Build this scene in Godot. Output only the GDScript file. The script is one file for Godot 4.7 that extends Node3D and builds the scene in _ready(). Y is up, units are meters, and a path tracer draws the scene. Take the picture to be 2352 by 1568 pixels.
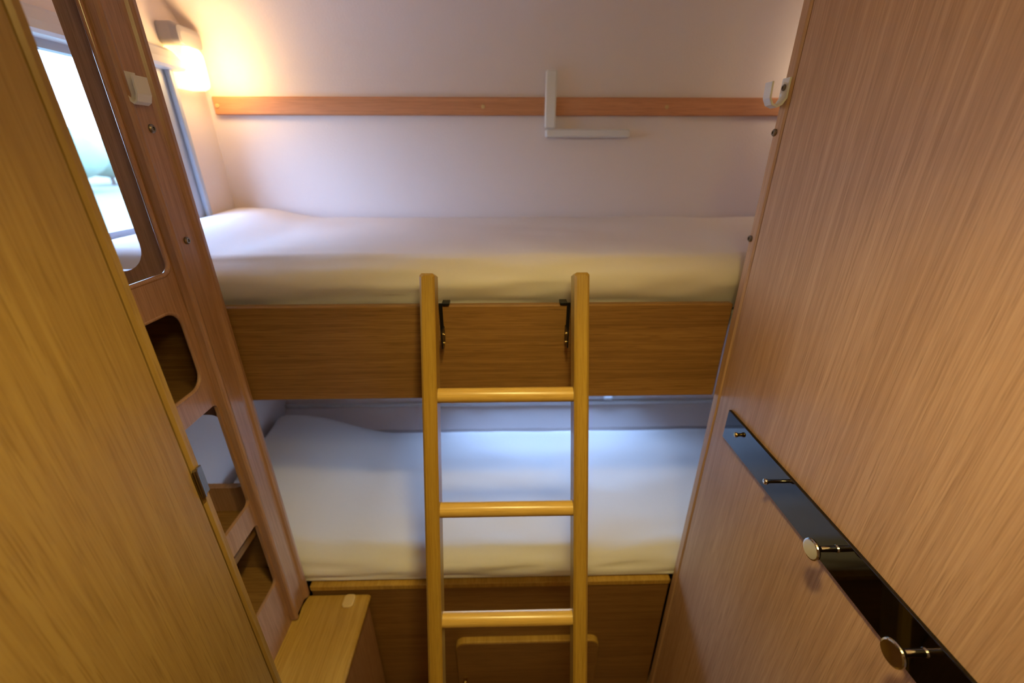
extends Node3D

# ---------------------------------------------------------------- helpers
var M := {}
var taken := {}

func numbered(called: String) -> String:
	if not taken.has(called):
		taken[called] = 0
		return called
	taken[called] += 1
	return "%s_%03d" % [called, taken[called]]

func tag(o: Node, label: String, category: String, group := "") -> void:
	o.set_meta("label", label)
	o.set_meta("category", category)
	if group != "":
		o.set_meta("group", group)

func thing(called: String, label: String, category: String, at := Vector3.ZERO, group := "") -> Node3D:
	var o := Node3D.new()
	o.name = numbered(called)
	add_child(o)
	o.position = at
	tag(o, label, category, group)
	return o

func frame_node(called: String, label: String) -> Node3D:
	var o := Node3D.new()
	o.name = called
	add_child(o)
	o.set_meta("kind", "structure")
	o.set_meta("label", label)
	return o

func new_st() -> SurfaceTool:
	var st := SurfaceTool.new()
	st.begin(Mesh.PRIMITIVE_TRIANGLES)
	return st

func obj(called: String, st: SurfaceTool, mat: Material, parent: Node = null) -> MeshInstance3D:
	st.generate_normals()
	var o := MeshInstance3D.new()
	o.mesh = st.commit()
	o.material_override = mat
	o.cast_shadow = GeometryInstance3D.SHADOW_CASTING_SETTING_ON
	if parent == null:
		o.name = numbered(called)
		add_child(o)
	else:
		o.name = called
		parent.add_child(o, true)
	return o

func struct(called: String, st: SurfaceTool, mat: Material, label := "") -> MeshInstance3D:
	var o := obj(called, st, mat)
	o.set_meta("kind", "structure")
	if label != "":
		o.set_meta("label", label)
	return o

func tri(st: SurfaceTool, a: Vector3, b: Vector3, c: Vector3) -> void:
	st.add_vertex(a); st.add_vertex(b); st.add_vertex(c)

func quad(st: SurfaceTool, a: Vector3, b: Vector3, c: Vector3, d: Vector3) -> void:
	tri(st, a, b, c); tri(st, a, c, d)

# loft between closed rings of equal length; caps are fans round the middle
func loft(st: SurfaceTool, rings: Array, smooth := true, caps := true) -> void:
	st.set_smooth_group(1 if smooth else -1)
	for i in rings.size() - 1:
		var a: PackedVector3Array = rings[i]
		var b: PackedVector3Array = rings[i + 1]
		for j in a.size():
			var k := (j + 1) % a.size()
			quad(st, a[j], a[k], b[k], b[j])
	if caps:
		st.set_smooth_group(-1)
		for e in [0, rings.size() - 1]:
			var r: PackedVector3Array = rings[e]
			var mid := Vector3.ZERO
			for p in r:
				mid += p
			mid /= r.size()
			for j in r.size():
				var k := (j + 1) % r.size()
				if e == 0:
					tri(st, mid, r[k], r[j])
				else:
					tri(st, mid, r[j], r[k])

# contour of a rounded rectangle, anticlockwise, in the plane of two axes
func round_rect(a0: float, b0: float, a1: float, b1: float, r: float, n := 6) -> PackedVector2Array:
	var out := PackedVector2Array()
	r = minf(r, minf(a1 - a0, b1 - b0) / 2.0 - 1e-5)
	var c := [Vector2(a1 - r, b1 - r), Vector2(a0 + r, b1 - r), Vector2(a0 + r, b0 + r), Vector2(a1 - r, b0 + r)]
	for q in 4:
		for i in n + 1:
			var t := (q + float(i) / n) * PI / 2.0
			out.append(c[q] + Vector2(cos(t), sin(t)) * r)
	return out

func lay(c2: PackedVector2Array, o: Vector3, u: Vector3, v: Vector3) -> PackedVector3Array:
	var out := PackedVector3Array()
	for p in c2:
		out.append(o + u * p.x + v * p.y)
	return out

# box with bevelled edges
func box(st: SurfaceTool, lo: Vector3, hi: Vector3, bev := 0.002) -> void:
	bev = minf(bev, minf(hi.x - lo.x, minf(hi.y - lo.y, hi.z - lo.z)) * 0.45)
	var rings := []
	var b := bev
	for q in [[lo.z, b], [lo.z + b, 0.0], [hi.z - b, 0.0], [hi.z, b]]:
		var i: float = q[1]
		var c := PackedVector2Array([
			Vector2(hi.x - i, lo.y + b + i), Vector2(hi.x - i, hi.y - b - i), Vector2(hi.x - b - i, hi.y - i), Vector2(lo.x + b + i, hi.y - i),
			Vector2(lo.x + i, hi.y - b - i), Vector2(lo.x + i, lo.y + b + i), Vector2(lo.x + b + i, lo.y + i), Vector2(hi.x - b - i, lo.y + i)])
		rings.append(lay(c, Vector3(0, 0, q[0]), Vector3.RIGHT, Vector3.UP))
	loft(st, rings, false)

# slab outlined by a rounded rectangle with its front edge rounded over; n is the outward direction times the thickness
func slab(st: SurfaceTool, o: Vector3, u: Vector3, v: Vector3, n: Vector3, a0: float, b0: float, a1: float, b1: float, r: float, edge := 0.003) -> void:
	var th := n.length()
	var d := n / th
	var rings := [lay(round_rect(a0, b0, a1, b1, r), o, u, v)]
	for k in 4:
		var t := k / 3.0 * PI / 2.0
		var ins := edge * (1.0 - cos(t))
		rings.append(lay(round_rect(a0 + ins, b0 + ins, a1 - ins, b1 - ins, maxf(r - ins, 0.0005)), o + d * (th - edge + edge * sin(t)), u, v))
	loft(st, rings, false)

func ring_at(c: Vector3, axis: Vector3, r: float, n := 20) -> PackedVector3Array:
	var u := axis.cross(Vector3.UP if absf(axis.y) < 0.9 else Vector3.RIGHT).normalized()
	var v := axis.cross(u).normalized()
	var out := PackedVector3Array()
	for i in n:
		var t := TAU * i / n
		out.append(c + u * cos(t) * r + v * sin(t) * r)
	return out

# lathe: [distance along the axis, radius] pairs
func lathe(st: SurfaceTool, o: Vector3, axis: Vector3, prof: Array, n := 24, smooth := true) -> void:
	var rings := []
	for p in prof:
		rings.append(ring_at(o + axis * p[0], axis, maxf(p[1], 0.0001), n))
	loft(st, rings, smooth)

# tube along a path
func tube(st: SurfaceTool, pts: PackedVector3Array, r: float, n := 10, closed := false) -> void:
	var rings := []
	var m := pts.size()
	var ref := Vector3.ZERO
	for i in m:
		var a := pts[(i - 1 + m) % m] if closed or i > 0 else pts[0]
		var b := pts[(i + 1) % m] if closed or i < m - 1 else pts[m - 1]
		var d := (b - a).normalized()
		if ref == Vector3.ZERO:
			ref = d.cross(Vector3.UP if absf(d.y) < 0.8 else Vector3.RIGHT).normalized()
		ref = (ref - d * ref.dot(d)).normalized()
		var w := d.cross(ref)
		var rg := PackedVector3Array()
		for k in n:
			var t := TAU * k / n
			rg.append(pts[i] + (ref * cos(t) + w * sin(t)) * r)
		rings.append(rg)
	if closed:
		rings.append(rings[0])
	loft(st, rings, true, not closed)

# board with rounded openings: one opening per band; the board lies in o + u a + v b, its thickness runs along n
func holed(st: SurfaceTool, o: Vector3, u: Vector3, v: Vector3, n: Vector3, a0: float, a1: float, b0: float, b1: float, holes: Array) -> void:
	st.set_smooth_group(-1)
	var cut := b0
	for h in holes.size():
		var q: Array = holes[h]       # [a0, b0, a1, b1, radius]
		var top: float = b1 if h == holes.size() - 1 else (q[3] + holes[h + 1][1]) / 2.0
		var inner := round_rect(q[0], q[1], q[2], q[3], q[4], 8)
		var outer := PackedVector2Array()
		for i in inner.size():
			var p := inner[i]
			var s := i / 9
			var k := i % 9
			var ax := a1 if s == 0 or s == 3 else a0
			var by := top if s < 2 else cut
			var first_is_side := s == 0 or s == 2
			if k == 4:
				outer.append(Vector2(ax, by))
			elif (k < 4) == first_is_side:
				outer.append(Vector2(ax, p.y))
			else:
				outer.append(Vector2(p.x, by))
		for side in [Vector3.ZERO, n]:
			var ri := lay(inner, o + side, u, v)
			var ro := lay(outer, o + side, u, v)
			for i in ri.size():
				var k := (i + 1) % ri.size()
				if side == Vector3.ZERO:
					quad(st, ri[i], ri[k], ro[k], ro[i])
				else:
					quad(st, ro[i], ro[k], ri[k], ri[i])
		var ra := lay(inner, o, u, v)
		var rb := lay(inner, o + n, u, v)
		for i in ra.size():
			var k := (i + 1) % ra.size()
			quad(st, ra[k], ra[i], rb[i], rb[k])
		cut = top
	var c := lay(PackedVector2Array([Vector2(a0, b0), Vector2(a1, b0), Vector2(a1, b1), Vector2(a0, b1)]), o, u, v)
	for i in 4:
		var k := (i + 1) % 4
		quad(st, c[i], c[k], c[k] + n, c[i] + n)

func screw(parent: Node, called: String, at: Vector3, axis: Vector3, r: float, mat: Material) -> void:
	var st := new_st()
	lathe(st, at, axis, [[0.0, r], [r * 0.35, r], [r * 0.6, r * 0.75], [r * 0.62, r * 0.42], [r * 0.3, r * 0.38], [r * 0.3, 0.0]], 16, false)
	obj(called, st, mat, parent)

# ---------------------------------------------------------------- materials
func plain(c: Color, rough: float, metal := 0.0, spec := 0.5) -> StandardMaterial3D:
	var m := StandardMaterial3D.new()
	m.albedo_color = c
	m.roughness = rough
	m.metallic = metal
	m.metallic_specular = spec
	return m

# laminate with a straight wood grain; the grain runs along the picture's height, or its width when turned
func wood_texture(grain_seed: int, turned: bool, light: Color, dark: Color, figure: float) -> ImageTexture:
	var across := 1024
	var along := 512
	var n1 := FastNoiseLite.new()
	n1.seed = grain_seed
	n1.frequency = 1.0
	n1.fractal_octaves = 2
	var n2 := FastNoiseLite.new()
	n2.seed = grain_seed + 7
	n2.frequency = 1.0
	n2.fractal_type = FastNoiseLite.FRACTAL_NONE
	var data := PackedByteArray()
	data.resize(across * along * 3)
	for j in along:
		var l := float(j) / along
		for i in across:
			var t := TAU * i / across
			var cx := cos(t)
			var sx := sin(t)
			var slow := n1.get_noise_3d(cx * 0.9, sx * 0.9, l * 2.2)
			var ring := n2.get_noise_3d(cx * 5.0 + slow * figure, sx * 5.0 - slow * figure, l * 1.1)
			var streak := n2.get_noise_3d(cx * 19.0 + slow, sx * 19.0, l * 3.0 + 9.0)
			var fine := n2.get_noise_3d(cx * 62.0, sx * 62.0, l * 14.0 + 31.0)
			var w := 0.42 + slow * 0.26 + ring * 0.24 + streak * 0.26 + fine * 0.36
			var pore := n2.get_noise_3d(cx * 75.0, sx * 75.0, l * 26.0 + 70.0)
			var c := light.lerp(dark, clampf(w, 0.0, 1.0))
			if pore > 0.42:
				c = c.lerp(dark, minf(1.0, (pore - 0.42) * 3.2)) * 0.96
			var at := ((i * 1 + (along - 1 - j) * across) if not turned else (j + i * along)) * 3
			data[at] = clampi(int(c.r * 255.0), 0, 255)
			data[at + 1] = clampi(int(c.g * 255.0), 0, 255)
			data[at + 2] = clampi(int(c.b * 255.0), 0, 255)
	var im := Image.create_from_data(along if turned else across, across if turned else along, false, Image.FORMAT_RGB8, data)
	im.generate_mipmaps()
	return ImageTexture.create_from_image(im)

func wood(tex: Texture2D, scale: Vector3, rough: float, tint := Color.WHITE, offset := Vector3.ZERO) -> StandardMaterial3D:
	var m := StandardMaterial3D.new()
	m.albedo_texture = tex
	m.albedo_color = tint
	m.uv1_triplanar = true
	m.uv1_scale = scale
	m.uv1_offset = offset
	m.roughness = rough
	m.metallic_specular = 0.45
	return m

func grain_normal(freq: float, bump: float, noise_seed: int) -> NoiseTexture2D:
	var n := FastNoiseLite.new()
	n.seed = noise_seed
	n.frequency = freq
	n.fractal_octaves = 3
	var t := NoiseTexture2D.new()
	t.width = 512
	t.height = 512
	t.seamless = true
	t.as_normal_map = true
	t.bump_strength = bump
	t.noise = n
	return t

func make_materials() -> void:
	var tv := wood_texture(11, false, Color(0.77, 0.61, 0.48), Color(0.65, 0.49, 0.365), 0.9)  # pinker and paler than the door wood: daylight tint put into the colour
	var tv2 := wood_texture(23, false, Color(0.69, 0.55, 0.325), Color(0.60, 0.455, 0.245), 2.4)
	var tu := wood_texture(37, true, Color(0.65, 0.49, 0.29), Color(0.50, 0.36, 0.19), 0.8)
	var tb := wood_texture(51, false, Color(0.76, 0.60, 0.29), Color(0.65, 0.485, 0.20), 0.5)
	M.panel = wood(tv, Vector3(1.9, 0.45, 1.9), 0.42)
	M.door = wood(tv2, Vector3(1.1, 0.42, 1.1), 0.40, Color(0.88, 0.88, 0.84), Vector3(0.2, 0.1, 0.35))
	M.frame = wood(tv, Vector3(1.6, 0.5, 1.6), 0.32, Color(0.93, 0.90, 0.88), Vector3(0.4, 0.3, 0.1))
	M.lip = wood(tv, Vector3(1.6, 0.5, 1.6), 0.10, Color(0.93, 0.90, 0.88), Vector3(0.4, 0.3, 0.1))
	M.board = wood(tu, Vector3(0.45, 1.5, 1.2), 0.36, Color(0.91, 0.88, 0.85), Vector3(0.5, 0.2, 0.3))
	M.rail = wood(wood_texture(64, true, Color(0.84, 0.59, 0.42), Color(0.74, 0.50, 0.34), 0.5), Vector3(0.45, 1.3, 1.2), 0.5, Color.WHITE, Vector3(0.5, 0.2, 0))
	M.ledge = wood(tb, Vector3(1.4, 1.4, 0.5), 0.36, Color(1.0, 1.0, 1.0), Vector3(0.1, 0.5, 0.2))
	M.ladder = wood(tb, Vector3(2.4, 0.6, 2.4), 0.32, Color(0.88, 0.88, 0.80))
	M.rung = wood(tb, Vector3(2.4, 0.6, 2.4), 0.28, Color(1, 1, 1), Vector3(0.4, 0.1, 0.2))
	M.rung.albedo_texture = wood_texture(51, true, Color(0.80, 0.65, 0.36), Color(0.70, 0.54, 0.26), 0.5)
	M.rung.uv1_scale = Vector3(0.6, 2.4, 2.4)
	M.rung.uv1_offset = Vector3(0.5, 0.2, 0.2)
	M.wall = plain(Color(0.91, 0.86, 0.85), 0.62)
	M.wall.normal_enabled = true
	M.wall.normal_texture = grain_normal(0.05, 3.0, 3)
	M.wall.normal_scale = 0.25
	M.wall.uv1_triplanar = true
	M.wall.uv1_scale = Vector3.ONE * 5.0
	M.sheet = plain(Color(0.88, 0.845, 0.825), 0.9, 0.0, 0.2)
	M.sheet.normal_enabled = true
	M.sheet.normal_texture = grain_normal(0.03, 4.0, 8)
	M.sheet.normal_scale = 0.06
	M.sheet.uv1_triplanar = true
	M.sheet.uv1_scale = Vector3.ONE * 3.0
	M.floor = wood(tv, Vector3(1.0, 1.0, 0.4), 0.5, Color(0.75, 0.7, 0.66))
	M.white = plain(Color(0.86, 0.85, 0.85), 0.4)
	M.cream = plain(Color(0.86, 0.82, 0.74), 0.4)
	M.grey = plain(Color(0.62, 0.60, 0.62), 0.45)
	M.alu = plain(Color(0.70, 0.73, 0.78), 0.4)
	M.chrome = plain(Color(0.85, 0.83, 0.80), 0.12, 1.0)
	M.steel = plain(Color(0.55, 0.52, 0.48), 0.3, 1.0)
	M.brass = plain(Color(0.78, 0.66, 0.42), 0.25, 1.0)
	M.blackmetal = plain(Color(0.03, 0.03, 0.03), 0.4)
	M.blackgloss = plain(Color(0.006, 0.006, 0.008), 0.035, 0.0, 0.6)
	M.rubber = plain(Color(0.10, 0.09, 0.08), 0.8)
	M.fold = plain(Color(0.83, 0.70, 0.48), 0.4)
	M.glass = plain(Color(0.92, 0.96, 0.96, 0.06), 0.03)
	M.glass.transparency = BaseMaterial3D.TRANSPARENCY_ALPHA
	M.ground = plain(Color(0.43, 0.45, 0.38), 0.95)
	M.leaf = plain(Color(0.50, 0.58, 0.50), 0.95)
	M.bark = plain(Color(0.35, 0.28, 0.22), 0.95)
	M.lampglow = plain(Color(0.98, 0.95, 0.88), 0.5)
	M.lampglow.emission_enabled = true
	M.lampglow.emission = Color(1.0, 0.82, 0.50)
	M.lampglow.emission_energy_multiplier = 3.0
	M.ceilglow = plain(Color(0.95, 0.93, 0.88), 0.5)
	M.ceilglow.emission_enabled = true
	M.ceilglow.emission = Color(1.0, 0.76, 0.40)
	M.ceilglow.emission_energy_multiplier = 3.0

# ---------------------------------------------------------------- mattress
func mattress(parent: Node, x0: float, x1: float, z0: float, z1: float, y0: float, h: float, rf: float, hump_x: float, hump_h: float, hump_w: float, sag: float, noise_seed: int, under := 0.0, rise := 0.0) -> void:
	# z0 is the back, z1 the front; rf the radius of the front edge; a raised head end near x0
	var nz := FastNoiseLite.new()
	nz.seed = noise_seed
	nz.frequency = 1.0
	nz.fractal_octaves = 2
	var st := new_st()
	var rings := []
	var nx := 150
	for i in nx + 1:
		var x := lerpf(x0, x1, float(i) / nx)
		var e := minf(x - x0, x1 - x)
		var re := 0.035
		var ins := 0.0 if e > re else re - sqrt(maxf(0.0, re * re - (re - e) * (re - e)))
		var hump := hump_h * (1.0 - smoothstep(0.0, 1.0, clampf((x - hump_x) / hump_w, 0.0, 1.0)))
		var prof := PackedVector3Array()
		var hh := h
		var r := minf(rf, hh * 0.95)
		var pts := []
		pts.append(Vector2(z0 + 0.02, 0.0))
		for k in 11:      # along the bottom to the front
			pts.append(Vector2(lerpf(z0 + 0.06, z1 - 0.02, k / 10.0), 0.0))
		for k in 9:       # rounded lower front
			var t := -PI / 2.0 + k / 8.0 * PI / 2.0
			pts.append(Vector2(z1 - 0.015 + cos(t) * 0.015, 0.015 + sin(t) * 0.015))
		for k in 13:      # rounded upper front
			var t := k / 12.0 * PI / 2.0
			pts.append(Vector2(z1 - r + cos(t) * r, hh - (hh - 0.02) * (1.0 - sin(t))))
		for k in 26:      # over the top to the back
			pts.append(Vector2(lerpf(z1 - r - 0.005, z0 + 0.05, k / 25.0), hh))
		for k in 7:
			var t := PI / 2.0 + (k + 1) / 7.0 * PI / 2.0
			pts.append(Vector2(z0 + 0.045 + cos(t) * 0.045, hh - 0.045 + sin(t) * 0.045))
		for p in pts:
			var f := clampf(p.y / hh, 0.0, 1.0)
			var inz := clampf((p.x - z0) / (z1 - z0), 0.0, 1.0)
			var y: float = p.y * (1.0 + (hump * (0.45 + 0.55 * (1.0 - inz * inz)) - sag * sin(PI * inz) * f + rise * (1.0 - inz)) / hh)
			y += f * (nz.get_noise_3d(x * 2.2, inz * 2.0, 0.0) * 0.006 + nz.get_noise_3d(x * 2.5, p.y * 55.0, inz * 5.0) * 0.0022)
			var zz: float = p.x
			if inz > 0.5:
				zz += nz.get_noise_3d(x * 3.0, p.y * 48.0, 4.0) * 0.009 * clampf((inz - 0.8) * 6.0, 0.0, 1.0) * (1.0 if p.y > 0.012 else 0.0)
			if inz > 0.5:
				zz -= under * clampf(1.0 - p.y / (hh * 0.62), 0.0, 1.0) * clampf((inz - 0.7) * 4.0, 0.0, 1.0)
			zz = clampf(zz, z0 + ins * 0.6, z1 - ins * 0.6)
			prof.append(Vector3(x, y0 + clampf(y, ins * 0.4, y - ins * f), zz))
		rings.append(prof)
	loft(st, rings, true)
	obj("cover_sheet", st, M.sheet, parent)

# ---------------------------------------------------------------- the scene
func _ready() -> void:
	# camera
	var cam := Camera3D.new()
	cam.name = "camera"
	add_child(cam)
	cam.position = Vector3(0, 1.64, 0)
	cam.rotation_degrees = Vector3(-24.0, -1.25, 0)
	cam.fov = rad_to_deg(2.0 * atan(784.0 / 963.0))
	cam.near = 0.02
	cam.far = 300.0
	cam.current = true
	var lens := CameraAttributesPhysical.new()
	lens.frustum_focal_length = 14.7
	lens.frustum_focus_distance = 0.62
	lens.exposure_aperture = 2.8
	lens.exposure_multiplier = 1.0
	cam.attributes = lens
	# sky: thin even overcast, cool against the lamps
	var sky_m := ProceduralSkyMaterial.new()
	sky_m.sky_top_color = Color(0.60, 0.76, 1.0)
	sky_m.sky_horizon_color = Color(0.74, 0.86, 1.0)
	sky_m.ground_bottom_color = Color(0.45, 0.48, 0.42)
	sky_m.ground_horizon_color = Color(0.6, 0.66, 0.66)
	sky_m.sky_energy_multiplier = 3.4
	sky_m.ground_energy_multiplier = 2.0
	var sky := Sky.new()
	sky.sky_material = sky_m
	var env := Environment.new()
	env.background_mode = Environment.BG_SKY
	env.sky = sky
	env.tonemap_mode = Environment.TONE_MAPPER_LINEAR
	env.tonemap_exposure = 1.0
	env.sdfgi_enabled = true
	env.ssao_enabled = true
	env.ssil_enabled = true
	var we := WorldEnvironment.new()
	we.name = "world_environment"
	we.environment = env
	add_child(we)

	make_materials()
	build_shell()
	build_windows()
	build_beds()
	build_partition_right()
	build_shelf_unit()
	build_cabinets()
	build_ladder()
	build_back_wall_things()
	build_lamps()
	build_hook_rail()
	build_outside()

func build_shell() -> void:
	var X := Vector3.RIGHT
	var Y := Vector3.UP
	var Z := Vector3.BACK
	var st := new_st()
	box(st, Vector3(-0.94, -0.04, -1.53), Vector3(1.14, 0.0, 2.03), 0.0)
	struct("floor", st, M.floor, "wood-look floor of the sleeping corner")
	# left outer wall with the bunk window
	st = new_st()
	holed(st, Vector3(-0.90, 0, 0), Z, Y, -X * 0.03, -1.52, 2.03, 0.0, 2.12, [[-1.305, 1.465, -0.87, 1.835, 0.03]])
	struct("wall_left", st, M.wall, "white outer wall at the head of the bunks")
	# rear wall: low window, cove into the ceiling
	st = new_st()
	holed(st, Vector3(0, 0, -1.49), X, Y, -Z * 0.03, -0.90, 1.10, 0.0, 1.85, [[-0.22, 0.728, 0.56, 0.975, 0.03]])
	var cove := [[-1.49, 1.85], [-1.487, 1.89], [-1.475, 1.932], [-1.455, 1.972], [-1.412, 2.017], [-1.36, 2.048], [-1.30, 2.065], [-1.25, 2.07]]
	st.set_smooth_group(2)
	for i in cove.size() - 1:
		var a := Vector3(0, cove[i][1], cove[i][0])
		var b := Vector3(0, cove[i + 1][1], cove[i + 1][0])
		quad(st, a - X * 0.90, b - X * 0.90, b + X * 1.10, a + X * 1.10)
	st.set_smooth_group(-1)
	quad(st, Vector3(-0.9, 1.85, -1.52), Vector3(-0.9, 2.1, -1.52), Vector3(1.1, 2.1, -1.52), Vector3(1.1, 1.85, -1.52))
	quad(st, Vector3(-0.9, 2.1, -1.52), Vector3(-0.9, 2.1, -1.25), Vector3(1.1, 2.1, -1.25), Vector3(1.1, 2.1, -1.52))
	struct("wall_back", st, M.wall, "white rear wall curving into the ceiling above the bunks")
	st = new_st()
	box(st, Vector3(-0.90, 2.07, -1.25), Vector3(1.10, 2.11, 2.0), 0.0)
	struct("ceiling", st, M.wall, "white ceiling over the aisle")
	st = new_st()
	box(st, Vector3(1.10, 0.0, -1.52), Vector3(1.13, 2.11, 2.03), 0.0)
	struct("wall_right", st, M.wall, "outer wall at the foot of the bunks")
	st = new_st()
	box(st, Vector3(-0.90, 0.0, 2.0), Vector3(1.10, 2.07, 2.03), 0.0)
	struct("wall_front", st, M.wall, "light wall closing the aisle")
	st = new_st()
	box(st, Vector3(0.499, 0.0, -0.81), Vector3(1.10, 2.07, -0.79), 0.0)
	struct("wall_foot", st, M.panel, "wooden wall between bunk foot and washroom")

func build_windows() -> void:
	var Y := Vector3.UP
	var Z := Vector3.BACK
	# window beside the upper bunk
	var w := frame_node("window_1", "small bunk window with pale frame beside the upper bunk")
	w.position = Vector3(-0.90, 1.65, -1.15)
	var st := new_st()
	holed(st, Vector3(-0.012, 0, 0), Z, Y, Vector3(0.024, 0, 0), -0.19, 0.315, -0.205, 0.215, [[-0.135, -0.17, 0.272, 0.18, 0.025]])
	obj("window_frame", st, M.alu, w)
	for s in [-0.172, 0.298]:
		st = new_st()
		box(st, Vector3(0.012, -0.2, s - 0.009), Vector3(0.026, 0.20, s + 0.009), 0.003)
		obj("blind_guide", st, M.alu, w)
	st = new_st()
	box(st, Vector3(-0.020, -0.18, -0.15), Vector3(-0.015, 0.19, 0.278), 0.0)
	obj("pane", st, M.glass, w)
	# blind cassette over that window
	st = new_st()
	var c := PackedVector2Array([Vector2(0.0, 0.0), Vector2(0.046, 0.0), Vector2(0.052, 0.006), Vector2(0.046, 0.022), Vector2(0.028, 0.044), Vector2(0.012, 0.054), Vector2(0.0, 0.056)])
	var rings := []
	for z in [-1.345, -0.825]:
		rings.append(lay(c, Vector3(-0.899, 1.846, z), Vector3.RIGHT, Y))
	loft(st, rings, false)
	var o := obj("blind_cassette", st, M.white)
	tag(o, "white blind cassette with sloping front above the bunk window", "blind")
	# low window behind the lower bunk
	var w2 := frame_node("window_2", "low window in the rear wall behind the lower bunk")
	w2.position = Vector3(0.17, 0.839, -1.49)
	st = new_st()
	holed(st, Vector3(0, 0, -0.01), Vector3.RIGHT, Y, Vector3(0, 0, 0.012), -0.42, 0.42, -0.13, 0.16, [[-0.38, -0.103, 0.38, 0.128, 0.03]])
	obj("window_frame", st, M.white, w2)
	st = new_st()
	box(st, Vector3(-0.388, -0.11, -0.022), Vector3(0.388, 0.134, -0.017), 0.0)
	obj("pane", st, M.glass, w2)
	for x in [-0.272, 0.262]:
		st = new_st()
		box(st, Vector3(x - 0.018, -0.128, 0.0025), Vector3(x + 0.018, -0.112, 0.016), 0.004)
		obj("window_catch", st, M.white, w2)
	st = new_st()
	box(st, Vector3(-0.90, 0.688, -1.489), Vector3(1.10, 0.706, -1.478), 0.004)
	rings = []
	for x in [-0.899, 1.099]:
		rings.append(lay(PackedVector2Array([Vector2(-1.489, 0.507), Vector2(-1.4135, 0.507), Vector2(-1.4135, 0.624), Vector2(-1.484, 0.687), Vector2(-1.489, 0.687)]), Vector3(x, 0, 0), Vector3.BACK, Y))
	var st2 := new_st()
	loft(st2, rings, false)  # slope made up so the strip catches window light
	struct("trim_2", st2, M.wall, "white strip behind the lower mattress, sloped to catch the window light")
	struct("trim_1", st, M.white, "thin white ledge along the rear wall under the low window")

func build_beds() -> void:
	# upper bunk
	var b := thing("upper_bunk", "upper bunk platform with a wide brown front board", "bunk bed", Vector3(0.1, 1.14, -0.81))
	var st := new_st()
	box(st, Vector3(-0.672, 0.0, 0.0 - 0.018), Vector3(0.376, 0.2205, 0.0), 0.003)
	obj("front_board", st, M.board, b)
	st = new_st()
	box(st, Vector3(-0.998, 0.165, -0.678), Vector3(0.998, 0.185, -0.02), 0.001)
	obj("bunk_base", st, M.white, b)  # white underside chosen to bounce window light onto the lower bunk
	for s in [-0.45, 0.05, 0.55]:
		st = new_st()
		box(st, Vector3(s, 0.12, -0.67), Vector3(s + 0.03, 0.165, -0.02), 0.001)
		obj("cross_bearer", st, M.board, b)
	var m := thing("upper_mattress", "thin white mattress on the upper bunk, raised at the head", "mattress", Vector3(0, 1.326, 0))
	mattress(m, -0.893, 1.09, -1.485, -0.822, 0.0, 0.126, 0.06, -0.78, 0.030, 0.20, 0.004, 5, 0.05)
	# lower bunk
	var l := thing("lower_bunk", "lower bunk box with dark brown front panel and hatch", "bunk bed", Vector3(0.1, 0.0, -0.81))
	st = new_st()
	box(st, Vector3(-0.653, 0.003, -0.018), Vector3(0.372, 0.512, 0.0), 0.002)
	obj("front_panel", st, M.board, l)
	st = new_st()
	box(st, Vector3(-0.653, 0.5125, -0.0305), Vector3(0.372, 0.531, 0.004), 0.002)
	obj("top_lip", st, M.ledge, l)
	st = new_st()
	box(st, Vector3(-0.998, 0.511, -0.600), Vector3(0.998, 0.5305, -0.031), 0.001)
	obj("bunk_base", st, M.board, l)
	st = new_st()
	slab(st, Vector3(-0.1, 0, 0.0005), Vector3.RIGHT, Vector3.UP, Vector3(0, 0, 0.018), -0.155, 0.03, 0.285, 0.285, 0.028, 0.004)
	var hatch := obj("hatch_door", st, M.ledge, l)  # paler wood than the face: lit look of the edges put into the colour
	st = new_st()
	slab(st, Vector3(-0.1, 0, 0.0186), Vector3.RIGHT, Vector3.UP, Vector3(0, 0, 0.0022), -0.152, 0.033, 0.282, 0.282, 0.026, 0.001)
	obj("face_panel", st, M.board, hatch)
	hatch.set_meta("label", "small hatch door with rounded corners")
	st = new_st()
	lathe(st, Vector3(-0.232, 0.105, 0.0205), Vector3.BACK, [[0, 0.006], [0.006, 0.006], [0.009, 0.008], [0.013, 0.008], [0.016, 0.005], [0.0165, 0.0]], 18)
	obj("knob", st, M.brass, hatch)
	var m2 := thing("lower_mattress", "white mattress on the lower bunk with a tall raised head end", "mattress", Vector3(0, 0.532, 0))
	mattress(m2, -0.878, 1.09, -1.411, -0.816, 0.0, 0.078, 0.088, -0.80, 0.092, 0.36, 0.0, 9, 0.0, 0.026)

func build_partition_right() -> void:
	var p := frame_node("wall_partition", "tall wood laminate partition with an edge strip at the bunks")
	p.position = Vector3(0.478, 0, 0)
	var st := new_st()
	box(st, Vector3(0.0, 0.0, -0.7845), Vector3(0.02, 2.07, 2.0), 0.0012)
	obj("panel", st, M.panel, p)
	st = new_st()
	box(st, Vector3(-0.002, 0.0, -0.81), Vector3(0.02, 2.07, -0.7865), 0.003)
	obj("edge_strip", st, M.panel, p)
	for q in [[1.676, "round screw head in the partition edge just below the white hook"], [1.494, "round screw head in the partition edge beside the upper mattress"]]:
		var s := thing("panel_screw", q[1], "screw", Vector3(0.4755, q[0], -0.803), "screws in the right partition edge")
		screw(s, "screw_head", Vector3.ZERO, Vector3.LEFT, 0.006, M.steel)

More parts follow.
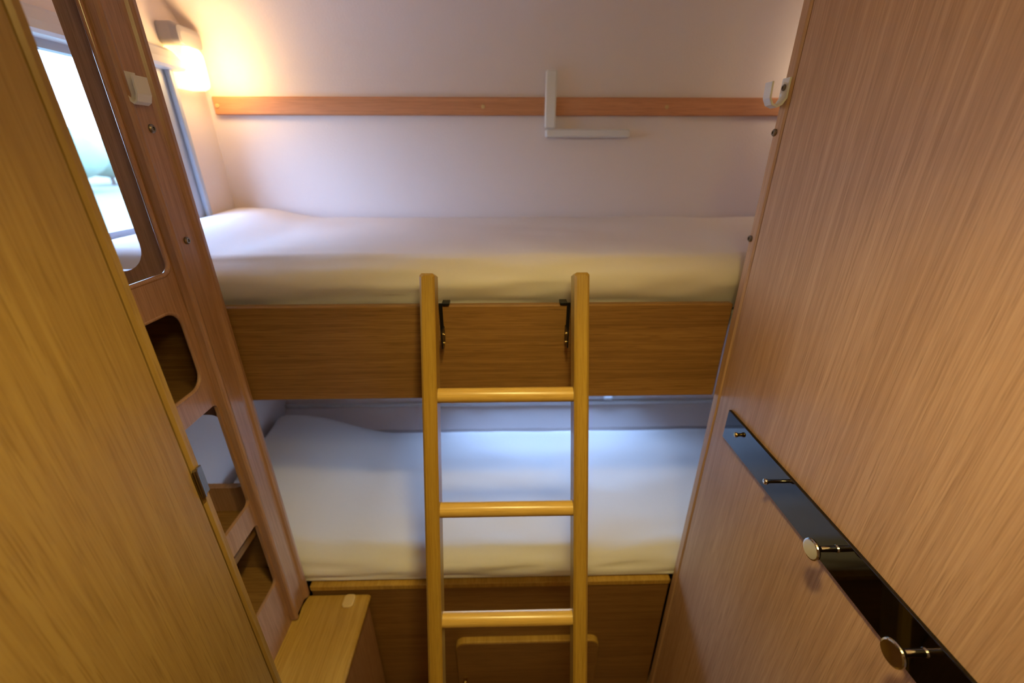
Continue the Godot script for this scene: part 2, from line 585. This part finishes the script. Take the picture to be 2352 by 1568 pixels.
func curtain_hook(called: String, label: String, at: Vector3, side: float, w: float, k: float) -> void:
	# side is the way out of the wood; a J of bent plastic with a screw through its plate
	var o := thing(called, label, "hook", at)
	var st := new_st()
	var prof := [[0.0, 0.022], [0.0, -0.008], [0.006, -0.018], [0.014, -0.022], [0.024, -0.018], [0.030, -0.008], [0.031, 0.016]]
	var th := 0.003
	var rings := []
	var m := prof.size()
	for i in m:
		var a: Array = prof[maxi(i - 1, 0)]
		var b: Array = prof[mini(i + 1, m - 1)]
		var d := Vector2(b[0] - a[0], b[1] - a[1]).normalized()
		var n := Vector2(-d.y, d.x) * th
		var p := Vector2(prof[i][0] * k, prof[i][1])
		var q := p + n
		rings.append(PackedVector3Array([Vector3(p.x * side, p.y, -w), Vector3(p.x * side, p.y, w), Vector3(q.x * side, q.y, w), Vector3(q.x * side, q.y, -w)]))
	loft(st, rings, false)
	obj("bracket", st, M.cream if side > 0.0 else M.white, o)
	if side < 0.0:
		screw(o, "screw_head", Vector3(0.003 * side, 0.008, 0.0), Vector3(side, 0, 0), 0.005, M.steel)

func build_shelf_unit() -> void:
	var Y := Vector3.UP
	var Z := Vector3.BACK
	var u := thing("shelf_unit", "open wooden shelf unit with rounded openings at the bunk head", "shelf", Vector3(-0.565, 0.503, -0.81))
	var g := Vector3(0.565, -0.503, 0.81)     # from room coordinates to the unit's own
	var st := new_st()
	# face with its openings, in z and y of the room
	holed(st, Vector3(-0.572, 0, 0) + g, Z, Y, Vector3(-0.007, 0, 0), -0.806, -0.438, 0.503, 2.069,
		[[-0.722, 0.668, -0.47, 0.867, 0.012], [-0.722, 0.927, -0.47, 1.190, 0.012], [-0.712, 1.238, -0.47, 1.395, 0.032], [-0.724, 1.456, -0.47, 1.97, 0.020]])
	obj("face_frame", st, M.frame, u)
	# rounded lip round the upper opening
	st = new_st()
	tube(st, lay(round_rect(-0.722, 1.454, -0.468, 1.972, 0.02), Vector3(-0.5745, 0, 0) + g, Z, Y), 0.0042, 14, true)
	obj("opening_lip", st, M.lip, u)
	st = new_st()
	tube(st, lay(round_rect(-0.711, 1.239, -0.471, 1.394, 0.032), Vector3(-0.575, 0, 0) + g, Z, Y), 0.004, 10, true)
	obj("opening_lip", st, M.frame, u)
	# post with two beads
	st = new_st()
	var c := PackedVector2Array()
	for q in [[-0.727, 0.0], [-0.727, 0.012], [-0.729, 0.0155], [-0.733, 0.017], [-0.737, 0.0155], [-0.7395, 0.0125], [-0.744, 0.011], [-0.780, 0.011], [-0.785, 0.0125], [-0.788, 0.0165], [-0.794, 0.019], [-0.802, 0.018], [-0.807, 0.014], [-0.8085, 0.0]]:
		c.append(Vector2(q[0], q[1]))
	var rings := []
	for y in [0.512, 2.068]:
		rings.append(lay(c, Vector3(-0.5715, y, 0) + g, Z, Vector3.RIGHT))
	loft(st, rings, false)
	obj("post", st, M.frame, u)
	# panel towards the bunks, with two openings
	st = new_st()
	holed(st, Vector3(0, 0, -0.79) + g, Vector3.RIGHT, Y, Vector3(0, 0, -0.016), -0.897, -0.591, 0.503, 2.069,
		[[-0.86, 0.909, -0.622, 1.118, 0.03], [-0.86, 1.440, -0.668, 1.97, 0.05]])
	obj("back_panel", st, M.frame, u)
	for q in [[1.415, "shelf_board"], [1.203, "shelf_board"], [0.838, "shelf_board"], [0.640, "shelf_board"]]:
		st = new_st()
		box(st, Vector3(-0.897, q[0] - 0.016, -0.789) + g, Vector3(-0.591, q[0], -0.445) + g, 0.001)
		obj(q[1], st, M.board, u)
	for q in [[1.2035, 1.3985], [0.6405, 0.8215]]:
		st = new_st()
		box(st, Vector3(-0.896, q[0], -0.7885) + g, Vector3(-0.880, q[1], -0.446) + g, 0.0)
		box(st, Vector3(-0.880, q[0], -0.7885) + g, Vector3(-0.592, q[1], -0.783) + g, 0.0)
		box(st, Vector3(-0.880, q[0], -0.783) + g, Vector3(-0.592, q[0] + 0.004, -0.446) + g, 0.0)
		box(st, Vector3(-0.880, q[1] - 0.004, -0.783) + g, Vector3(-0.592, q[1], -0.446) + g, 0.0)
		obj("added_dark_lining", st, M.board, u)  # added boards in the darker wood, standing in for shade inside
	for q in [[1.679, "round screw head in the shelf post just below the cream hook"], [1.502, "round screw head in the shelf post beside the upper mattress head"]]:
		var s := thing("post_screw", q[1], "screw", Vector3(-0.5605, q[0], -0.762), "screws in the shelf post")
		screw(s, "screw_head", Vector3.ZERO, Vector3.RIGHT, 0.0065, M.steel)
	curtain_hook("curtain_hook", "cream plastic curtain rod hook on the shelf post", Vector3(-0.5595, 1.732, -0.744), 1.0, 0.014, 0.62)
	curtain_hook("curtain_hook", "white plastic curtain rod hook on the right partition", Vector3(0.4755, 1.735, -0.800), -1.0, 0.010, 1.0)

func build_cabinets() -> void:
	# tall cabinet beside the aisle
	var t := thing("tall_cabinet", "tall wooden cabinet with a wide plain door beside the aisle", "cabinet", Vector3(-0.39, 0, -0.435))
	var g := Vector3(0.39, 0, 0.435)
	var st := new_st()
	box(st, Vector3(-0.899, 0.003, -0.435) + g, Vector3(-0.41, 2.068, -0.4175) + g, 0.001)
	obj("side_panel", st, M.white, t)  # unseen face made white to bounce window light into the shelf
	st = new_st()
	box(st, Vector3(-0.4095, 0.003, -0.435) + g, Vector3(-0.391, 2.068, -0.4215) + g, 0.003)
	obj("edge_strip", st, M.door, t)
	st = new_st()
	box(st, Vector3(-0.409, 0.05, -0.4165) + g, Vector3(-0.390, 2.05, 1.2) + g, 0.0015)
	var door := obj("door", st, M.door, t)
	st = new_st()
	box(st, Vector3(-0.899, 0.003, -0.417) + g, Vector3(-0.4095, 0.05, 1.2) + g, 0.001)
	obj("plinth", st, M.door, t)
	st = new_st()
	var hy := 1.259
	box(st, Vector3(-0.3905, hy - 0.021, -0.4325) + g, Vector3(-0.3875, hy + 0.021, -0.4225) + g, 0.001)
	lathe(st, Vector3(-0.3875, hy - 0.021, -0.420) + g, Vector3.UP, [[0, 0.003], [0.042, 0.003]], 12)
	obj("hinge", st, M.steel, door)
	# low cabinet with its ledge
	var l := thing("low_cabinet", "low wooden cabinet with a plain ledge top in front of the lower bunk", "cabinet", Vector3(-0.39, 0, -0.62))
	g = Vector3(0.39, 0, 0.62)
	st = new_st()
	box(st, Vector3(-0.899, 0.485, -0.804) + g, Vector3(-0.384, 0.502, -0.438) + g, 0.004)
	obj("ledge_top", st, M.ledge, l)
	st = new_st()
	box(st, Vector3(-0.413, 0.003, -0.804) + g, Vector3(-0.395, 0.4845, -0.438) + g, 0.002)
	obj("side_panel", st, M.frame, l)
	st = new_st()
	slab(st, Vector3(-0.4375, 0.5025, -0.782), Vector3.RIGHT, Vector3.FORWARD, Vector3(0, 0.006, 0), -0.016, -0.02, 0.016, 0.018, 0.010, 0.003)
	var o := obj("cover_cap", st, M.fold)
	tag(o, "pale rounded cap lying on the cabinet ledge by the mattress", "cap")

func build_ladder() -> void:
	var lad := thing("bunk_ladder", "yellowish wooden ladder hooked onto the upper bunk board", "ladder", Vector3(0.003, 0, -0.230))
	lad.rotation_degrees.x = -19.9
	var L := 1.535
	for s in [-1, 1]:
		var st := new_st()
		var a: float = 0.129 if s > 0 else -0.157
		box(st, Vector3(a, 0.022, -0.046), Vector3(a + 0.028, L, 0.0), 0.004)
		var rail := obj("rail", st, M.ladder, lad)
		st = new_st()
		box(st, Vector3(a - 0.001, 0.0175, -0.047), Vector3(a + 0.029, 0.030, 0.001), 0.003)
		obj("rubber_foot", st, M.rubber, rail)
	for k in 6:
		var y := 1.3035 - k * 0.2265
		var st := new_st()
		lathe(st, Vector3(-0.131, y, -0.022), Vector3.RIGHT, [[0, 0.0145], [0.262, 0.0145]], 28)
		obj("rung", st, M.rung, lad)
	# hooks: built upright in the room, parts of the ladder
	for s in [-1, 1]:
		var h := Node3D.new()
		h.name = "hook"
		lad.add_child(h, true)
		h.transform = lad.transform.affine_inverse()
		var xi: float = 0.003 + 0.128 * s
		var st := new_st()
		var w: float = -s * 0.006
		# strap up the board, over its edge and down behind
		box(st, Vector3(minf(xi - w, xi + w * 0.2), 1.282, -0.8085), Vector3(maxf(xi - w, xi + w * 0.2), 1.3665, -0.8055), 0.0005)
		box(st, Vector3(minf(xi, xi + w * 2.5), 1.3615, -0.829), Vector3(maxf(xi, xi + w * 2.5), 1.3665, -0.8055), 0.0005)
		obj("strap", st, M.blackmetal, h)
		st = new_st()
		box(st, Vector3(minf(xi, xi + w * 0.5), 1.282, -0.806), Vector3(maxf(xi, xi + w * 0.5), 1.318, -0.768), 0.0008)
		obj("plate", st, M.blackmetal, h)
		for y in [1.290, 1.309]:
			screw(h, "screw_head", Vector3(xi + w * 0.5, y, -0.782), Vector3(-s, 0, 0), 0.0035, M.brass)

func build_back_wall_things() -> void:
	var st := new_st()
	box(st, Vector3(-0.878, 1.753, -1.489), Vector3(1.099, 1.803, -1.474), 0.003)
	var r := obj("wall_rail", st, M.rail)
	tag(r, "long narrow reddish wooden rail along the white rear wall", "rail")
	for x in [-0.865, -0.057, 0.514]:
		screw(r, "screw_cap", Vector3(x, 1.777, -1.4745), Vector3.BACK, 0.006, M.fold)
	var b := thing("corner_bracket", "white L-shaped bracket fixed across the wooden rail", "bracket", Vector3(0.15, 1.72, -1.474))
	st = new_st()
	box(st, Vector3(-0.017, -0.004, 0.0), Vector3(0.017, 0.153, 0.016), 0.004)
	obj("upright_arm", st, M.white, b)
	st = new_st()
	box(st, Vector3(-0.012, -0.029, -0.014), Vector3(0.255, -0.0045, 0.010), 0.004)
	obj("lower_arm", st, M.white, b)

func build_lamps() -> void:
	# reading lamp at the bunk head; added unseen one behind the partition lifts the wall
	for q in [[Vector3(-0.899, 1.88, -1.40), 1.0, 0.034, "small glowing reading lamp with grey cap near the wall corner"], [Vector3(1.099, 1.88, -1.40), -1.0, 0.012, "added unseen lamp at the upper bunk foot that brightens the rear wall"]]:
		var l := thing("reading_lamp", q[3], "lamp", q[0], "reading lamps of the upper bunk")
		var sd: float = q[1]
		var st := new_st()
		var rings := []
		for e in [[0.0, 0.0], [0.034, 0.0], [0.046, 0.004], [0.050, 0.012]]:
			var i: float = e[1]
			rings.append(lay(round_rect(-0.050 + i, -0.070 + i, 0.050 - i, 0.030, 0.020), Vector3(e[0] * sd, 0, 0), Vector3.BACK, Vector3.UP))
		loft(st, rings, false)
		obj("diffuser", st, M.lampglow, l)
		st = new_st()
		rings = []
		for e in [[0.0, 0.0], [0.034, 0.0], [0.049, 0.005], [0.052, 0.012]]:
			var i: float = e[1]
			rings.append(lay(round_rect(-0.053 + i, 0.0305, 0.053 - i, 0.082 - i * 1.6, 0.012), Vector3(e[0] * sd, 0, 0), Vector3.BACK, Vector3.UP))
		loft(st, rings, false)
		obj("cap", st, M.grey, l)
		var ol := OmniLight3D.new()
		ol.name = "reading_lamp_light"
		l.add_child(ol)
		ol.position = Vector3(0.095 * sd, -0.02, 0.02)
		ol.light_color = Color(1.0, 0.82, 0.53) if sd > 0.0 else Color(1.0, 0.92, 0.80)
		ol.light_energy = q[2]
		ol.light_size = 0.03
		ol.omni_range = 6.0
		ol.omni_attenuation = 2.0
		ol.shadow_enabled = true
	var st := new_st()
	# two round ceiling lamps over the aisle, above and behind the camera
	for q in [[Vector3(0.04, 2.0695, -0.22), 1.35, "round warm ceiling downlight over the aisle before the bunks"], [Vector3(0.14, 2.0695, 0.06), 0.155, "round warm dome lamp on the aisle ceiling"]]:
		var c := thing("ceiling_lamp", q[2], "lamp", q[0], "ceiling lamps")
		st = new_st()
		lathe(st, Vector3.ZERO, Vector3.DOWN, [[0, 0.095], [0.012, 0.095], [0.016, 0.088]], 40)
		obj("base_plate", st, M.white, c)
		st = new_st()
		lathe(st, Vector3(0, -0.0165, 0), Vector3.DOWN, [[0, 0.085], [0.010, 0.080], [0.017, 0.06], [0.020, 0.03], [0.021, 0.0]], 40)
		obj("diffuser", st, M.ceilglow, c)
		if taken["ceiling_lamp"] == 0:
			var sl := SpotLight3D.new()
			sl.name = "ceiling_lamp_light"
			c.add_child(sl)
			sl.position = Vector3(0, -0.042, 0)
			sl.rotation_degrees = Vector3(-90, 0, 0)
			sl.spot_angle = 58.0
			sl.spot_angle_attenuation = 1.0
			sl.light_color = Color(1.0, 0.92, 0.58)
			sl.light_energy = q[1]
			sl.light_size = 0.05
			sl.spot_range = 8.0
			sl.spot_attenuation = 2.0
			sl.shadow_enabled = true
		else:
			var dl := OmniLight3D.new()
			dl.name = "ceiling_lamp_light"
			c.add_child(dl)
			dl.position = Vector3(0, -0.07, 0)
			dl.light_color = Color(1.0, 0.92, 0.58)
			dl.light_energy = q[1]
			dl.light_size = 0.06
			dl.omni_range = 8.0
			dl.omni_attenuation = 2.0
			dl.shadow_enabled = true

func build_hook_rail() -> void:
	var h := thing("hook_rail", "glossy black coat rail with four metal pegs on the partition", "coat rail", Vector3(0.4779, 1.118, -0.45))
	var st := new_st()
	box(st, Vector3(-0.006, -0.034, -0.284), Vector3(0.0, 0.034, 0.300), 0.0008)
	obj("black_strip", st, M.blackgloss, h)
	var zs := [-0.680, -0.549, -0.414, -0.278]
	for k in 4:
		var z: float = zs[k] + 0.45
		var o := Vector3(-0.006, 0.010, z)
		st = new_st()
		if k == 0:
			lathe(st, o, Vector3.LEFT, [[0, 0.0035], [0.004, 0.0035], [0.006, 0.005], [0.009, 0.005], [0.011, 0.003], [0.0112, 0.0]], 20)
			obj("short_peg", st, M.brass, h)
		elif k == 1:
			lathe(st, o, Vector3.LEFT, [[0, 0.0032], [0.020, 0.0032], [0.022, 0.005], [0.026, 0.005], [0.0275, 0.003], [0.0276, 0.0]], 20)
			obj("short_peg", st, M.chrome, h)
		else:
			lathe(st, o, Vector3.LEFT, [[0, 0.0055], [0.002, 0.0045], [0.024, 0.0040], [0.031, 0.006], [0.034, 0.0145], [0.0365, 0.0155], [0.038, 0.0148], [0.0385, 0.013], [0.0386, 0.0]], 36, false)
			obj("disc_peg", st, M.chrome, h)

func build_outside() -> void:
	var st := new_st()
	box(st, Vector3(-90, -0.6, -90), Vector3(90, -0.55, 90), 0.0)
	struct("ground", st, M.ground, "pale open ground outside")
	var rng := RandomNumberGenerator.new()
	rng.seed = 4
	var nz := FastNoiseLite.new()
	nz.seed = 12
	nz.frequency = 0.6
	for k in 5:
		var t := thing("distant_tree", "pale rounded tree far beyond the bunk window", "tree", Vector3(-30 + rng.randf_range(-3, 3), -0.55, -52 + k * 7.6 + rng.randf_range(-1, 1)), "trees beyond the bunk window")
		st = new_st()
		lathe(st, Vector3.ZERO, Vector3.UP, [[0, 0.16], [1.2, 0.12], [1.8, 0.08]], 8)
		obj("trunk", st, M.bark, t)
		st = new_st()
		var rings := []
		var H := rng.randf_range(2.6, 3.6)
		for i in 11:
			var f := i / 10.0
			var rg := PackedVector3Array()
			for j in 16:
				var a := TAU * j / 16.0
				var r := 2.9 * sqrt(maxf(0.0, 1.0 - pow(f * 2.0 - 1.0, 2.0))) + 0.02
				var p := Vector3(cos(a) * r, 0.5 + f * H, sin(a) * r)
				rg.append(p * (1.0 + nz.get_noise_3dv(p + t.position) * 0.15))
			rings.append(rg)
		loft(st, rings, true)
		obj("crown", st, M.leaf, t)
